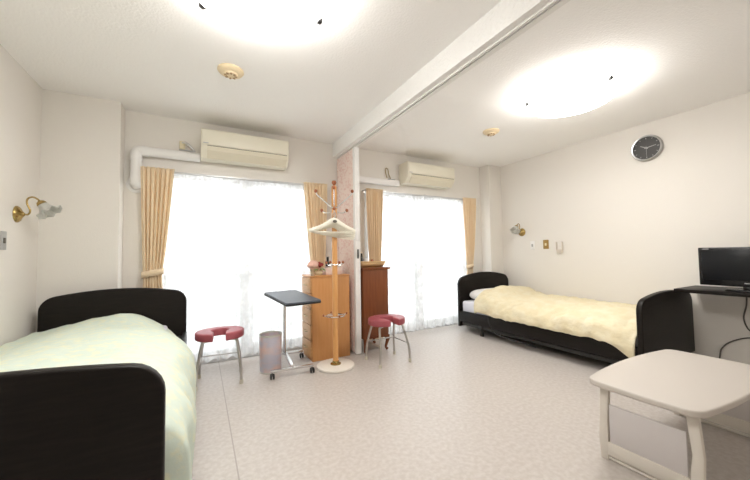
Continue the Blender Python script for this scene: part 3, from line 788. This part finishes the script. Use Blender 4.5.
sconce(XL, 3.12, 1.39, 1, 'brass wall lamp with frosted tulip shade on the left wall above the green bed')
sconce(XR, 3.10, 1.365, -1, 'brass wall lamp with frosted tulip shade on the right wall above the yellow bed')

# ------------------------------------------------------------------ wall plates
def plate_on_left(y, z, w, h, label):
    t = thing('wall_switch', label, 'switch', (XL, y, z))
    b = B(); add_box(b, XL - .002, XL + .009, y - w / 2, y + w / 2, z - h / 2, z + h / 2, .003); obj('plate', b, 'plate_grey', t)
    b = B(); add_box(b, XL + .008, XL + .013, y - .012, y + .012, z - .018, z + .018, .002); obj('rocker', b, 'dark_mark', t)
plate_on_left(2.95, 1.20, .06, .12, 'narrow grey switch plate on the left wall below the brass lamp')
t = thing('wall_outlet', 'white square outlet plate on the right wall below the brass lamp', 'outlet', (XR, 2.945, 1.165))
b = B(); add_box(b, XR - .009, XR + .002, 2.90, 2.965, 1.105, 1.225, .003); obj('plate', b, 'white_plastic', t)
b = B(); add_box(b, XR - .012, XR - .008, 2.920, 2.946, 1.145, 1.185, .002); obj('socket', b, 'plate_grey', t)
t = thing('wall_switch', 'brass coloured switch plate on the right wall, middle of the three plates', 'switch', (XR, 2.73, 1.172))
b = B(); add_box(b, XR - .009, XR + .002, 2.692, 2.768, 1.11, 1.235, .003); obj('plate', b, 'brass_plate', t)
b = B(); add_box(b, XR - .014, XR - .008, 2.718, 2.742, 1.155, 1.190, .002); obj('rocker', b, 'cream_pot', t)
t = thing('remote_holder', 'pale wall bracket for a remote, right of the brass switch plate', 'holder', (XR, 2.535, 1.12))
b = B(); add_box(b, XR - .004, XR + .002, 2.495, 2.575, 1.05, 1.205, .001); obj('back_plate', b, 'wall', t)
for yy in (2.497, 2.573):
    b = B(); add_box(b, XR - .030, XR - .003, yy - .004, yy + .004, 1.09, 1.200, .002); obj('side_clip', b, 'holder', t)
b = B(); add_prism(b, [(2.493, 1.10), (2.577, 1.10), (2.560, 1.046), (2.510, 1.046)], 'x', XR - .032, XR - .003, .002); obj('pocket', b, 'holder', t)

# ------------------------------------------------------------------ clock
t = thing('wall_clock', 'round black-faced wall clock with silver rim high on the right wall', 'clock', (XR, 1.545, 2.165))
CK = Matrix.Translation((XR, 1.545, 2.165)) @ Matrix(((0, 0, -1, 0), (-1, 0, 0, 0), (0, 1, 0, 0), (0, 0, 0, 1)))   # local x -> -y (viewer's right), y -> z, z -> -x (into room)
def ck(name, b, m, p): b.transform(CK); return obj(name, b, m, p)
b = B(); add_lathe(b, [(0, -.002), (.128, -.002), (.137, .006), (.138, .034), (.131, .042), (.121, .040), (.119, .030)], 56); ck('rim', b, 'clock_rim', t)
b = B(); add_lathe(b, [(0, .022), (.120, .022), (.120, .030), (0, .030)], 56); f = ck('dial', b, 'clock_face', t)
b = B()
for k in range(12):
    a = 2 * PI * k / 12; bb = B(); L = .022 if k % 3 == 0 else .014
    add_box(bb, -.0025, .0025, .110 - L * .8, .110, .0295, .0312); bb.transform(Matrix.Rotation(-a, 4, 'Z'))
    me = bpy.data.meshes.new('tmp'); bb.to_mesh(me); bb.free(); b.from_mesh(me); bpy.data.meshes.remove(me)
ck('hour_marks', b, 'clock_white', f)
for nm, ang, L, w in (('hour_hand', -60, .060, .006), ('minute_hand', 82, .085, .0045), ('second_hand', 180, .085, .0018)):
    b = B(); add_prism(b, [(-w, -.016), (w, -.016), (w * .5, L), (-w * .5, L)], 'z', .033, .0345); b.transform(Matrix.Rotation(-math.radians(ang), 4, 'Z')); ck(nm, b, 'clock_white', t)
b = B(); add_lathe(b, [(.007, .030), (.007, .038), (0, .039)], 16); ck('hub', b, 'clock_white', t)

# ------------------------------------------------------------------ shelf, television, cables
t = thing('wall_shelf', 'black wooden wall shelf under the television', 'shelf', (3.96, .80, .70))
b = B(); add_box(b, 3.72, 4.205, .28, 1.235, .698, .728, .003); obj('board', b, 'black_wood', t)
for y in (.34, .60):
    b = B(); add_prism(b, [(4.202, .698), (3.95, .698), (3.95, .686), (4.18, .58), (4.202, .58)], 'y', y - .008, y + .008); obj('bracket', b, 'dark_metal', t)
t = thing('television', 'black flat screen television standing on the wall shelf', 'television', (3.90, .81, .728))
XT = 3.87
b = B(); add_box(b, XT, XT + .045, .535, 1.105, .765, 1.09, .008, 3); obj('cabinet', b, 'tv_black', t)
b = B(); add_box(b, XT - .004, XT + .002, .560, 1.082, .812, 1.068, .001); obj('screen', b, 'screen', t)
b = B(); add_box(b, XT + .006, XT + .030, .76, .85, .735, .775, .003); obj('neck', b, 'tv_black', t)
b = B(); add_prism(b, rrect(XT - .07, XT + .10, .665, .945, .05), 'z', .7275, .742, .004); obj('stand_foot', b, 'tv_black', t)
b = B()
for k, w in enumerate((.006, .008, .006, .008, .007, .006)):
    add_box(b, XT - .003, XT - .0005, .835 - k * .010 - w / 2, .835 - k * .010 + w / 2, .790, .797)
obj('logo', b, 'grey_mark', t, smooth=False)
b = B(); add_box(b, XT - .003, XT - .0005, 1.035, 1.075, 1.074, 1.080); obj('model_mark', b, 'grey_mark', t, smooth=False)
b = B(); add_tube(b, [(4.17, .60, .79), (4.185, .62, .74)], .004, 8) if False else None
b.free()
b = B(); add_tube(b, [(4.192, .90, .697), (4.185, .905, .58), (4.185, .925, .47), (4.185, .905, .38), (4.19, .86, .345), (4.19, .80, .35)], .0055, 8)
tag(obj('power_cable', b, 'cable'), 'dark cable hanging down from the wall shelf', 'cable')
b = B(); add_tube(b, [(4.19, .78, .31), (4.188, .86, .305), (4.186, .93, .29), (4.186, 1.02, .235), (4.186, 1.075, .16), (4.18, 1.09, .07), (4.15, 1.10, .008)], .0055, 8)
tag(obj('power_cable', b, 'cable'), 'dark cable curving down the right wall to the floor below the television', 'cable')

# ------------------------------------------------------------------ low table
t = thing('low_table', 'low beige resin table with rounded corners in the right foreground', 'table', (2.30, .76, 0))
def bow_outline(x0, x1, y0, y1, r, bow):
    pts = []; n = 18
    base = rrect(x0, x1, y0, y1, r, 6)
    out = []
    cx, cy = (x0 + x1) / 2, (y0 + y1) / 2
    # subdivide long edges
    full = []
    for i, p in enumerate(base):
        q = base[(i + 1) % len(base)]
        full.append(p)
        L = math.hypot(q[0] - p[0], q[1] - p[1])
        if L > .2:
            for k in range(1, n): full.append((p[0] + (q[0] - p[0]) * k / n, p[1] + (q[1] - p[1]) * k / n))
    for x, y in full:
        u = (x - cx) / ((x1 - x0) / 2); v = (y - cy) / ((y1 - y0) / 2)
        out.append((x + .012 * u * (1 - v * v), y + bow * v * (1 - u * u)))
    return out
tz = .405
b = B(); add_prism(b, bow_outline(1.805, 2.80, .535, .975, .045, .045), 'z', tz - .030, tz, .009, 3); top = obj('table_top', b, 'table_top', t)
for sx, X in ((1, 1.86), (-1, 2.745)):
    for sy, Y in ((1, .915), (-1, .578)):
        b = B()
        o = [(Y - .022, tz - .032), (Y + .020, tz - .032), (Y + .016 + .012 * sy, .20), (Y + .024 + .010 * sy, .11), (Y + .018 + .010 * sy, 0), (Y - .016 + .010 * sy, 0), (Y - .020 + .010 * sy, .11), (Y - .022 + .012 * sy, .20)]
        add_prism(b, o, 'x', X - .014, X + .014, .006, 2); obj('leg', b, 'table_leg', t)
    b = B(); add_box(b, X - .006, X + .006, .60, .90, .092, .285, .002); obj('side_panel', b, 'table_panel', t)
    b = B(); add_box(b, X - .013, X + .013, .592, .912, .028, .094, .004); obj('bottom_rail', b, 'table_leg', t)
    b = B(); add_tube(b, [(X, .575, .012), (X, .93, .012)], .008, 10, False); obj('floor_bar', b, 'table_leg', t)
for Y in (.60, .90):
    b = B(); add_box(b, 1.87, 2.735, Y - .010, Y + .010, tz - .060, tz - .030, .003); obj('apron', b, 'table_leg', t)

# ------------------------------------------------------------------ camera, world, view
cam = bpy.data.cameras.new('camera'); co = bpy.data.objects.new('camera', cam); COL.objects.link(co)
Fv = Vector((0.4803651411852726, 0.876026534422515, 0.042741573692732106)); Rv = Vector((0.8770360633710547, -0.4801963719346597, -0.014804996703595084)); Uv = Vector((-0.007554778663640693, -0.04459770586552755, 0.9989764611595586))
co.matrix_world = Matrix(((Rv.x, Uv.x, -Fv.x, 0), (Rv.y, Uv.y, -Fv.y, 0), (Rv.z, Uv.z, -Fv.z, 1.08), (0, 0, 0, 1)))
cam.sensor_fit = 'HORIZONTAL'; cam.sensor_width = 36; cam.lens = 318.466 / 750 * 36; cam.clip_start = .01
scn.camera = co
w = bpy.data.worlds.new('sky'); scn.world = w; w.use_nodes = True
bg = w.node_tree.nodes['Background']; bg.inputs[0].default_value = (.97, .985, 1, 1); bg.inputs[1].default_value = 1.6
vs = scn.view_settings; vs.view_transform = 'Standard'; vs.look = 'None'; vs.gamma = 1; vs.use_curve_mapping = False; vs.exposure = 1.6
scn.cycles.max_bounces = 10; scn.cycles.diffuse_bounces = 6; scn.cycles.transparent_max_bounces = 12
scn.cycles.use_denoising = True
scn.cycles.sample_clamp_indirect = 8
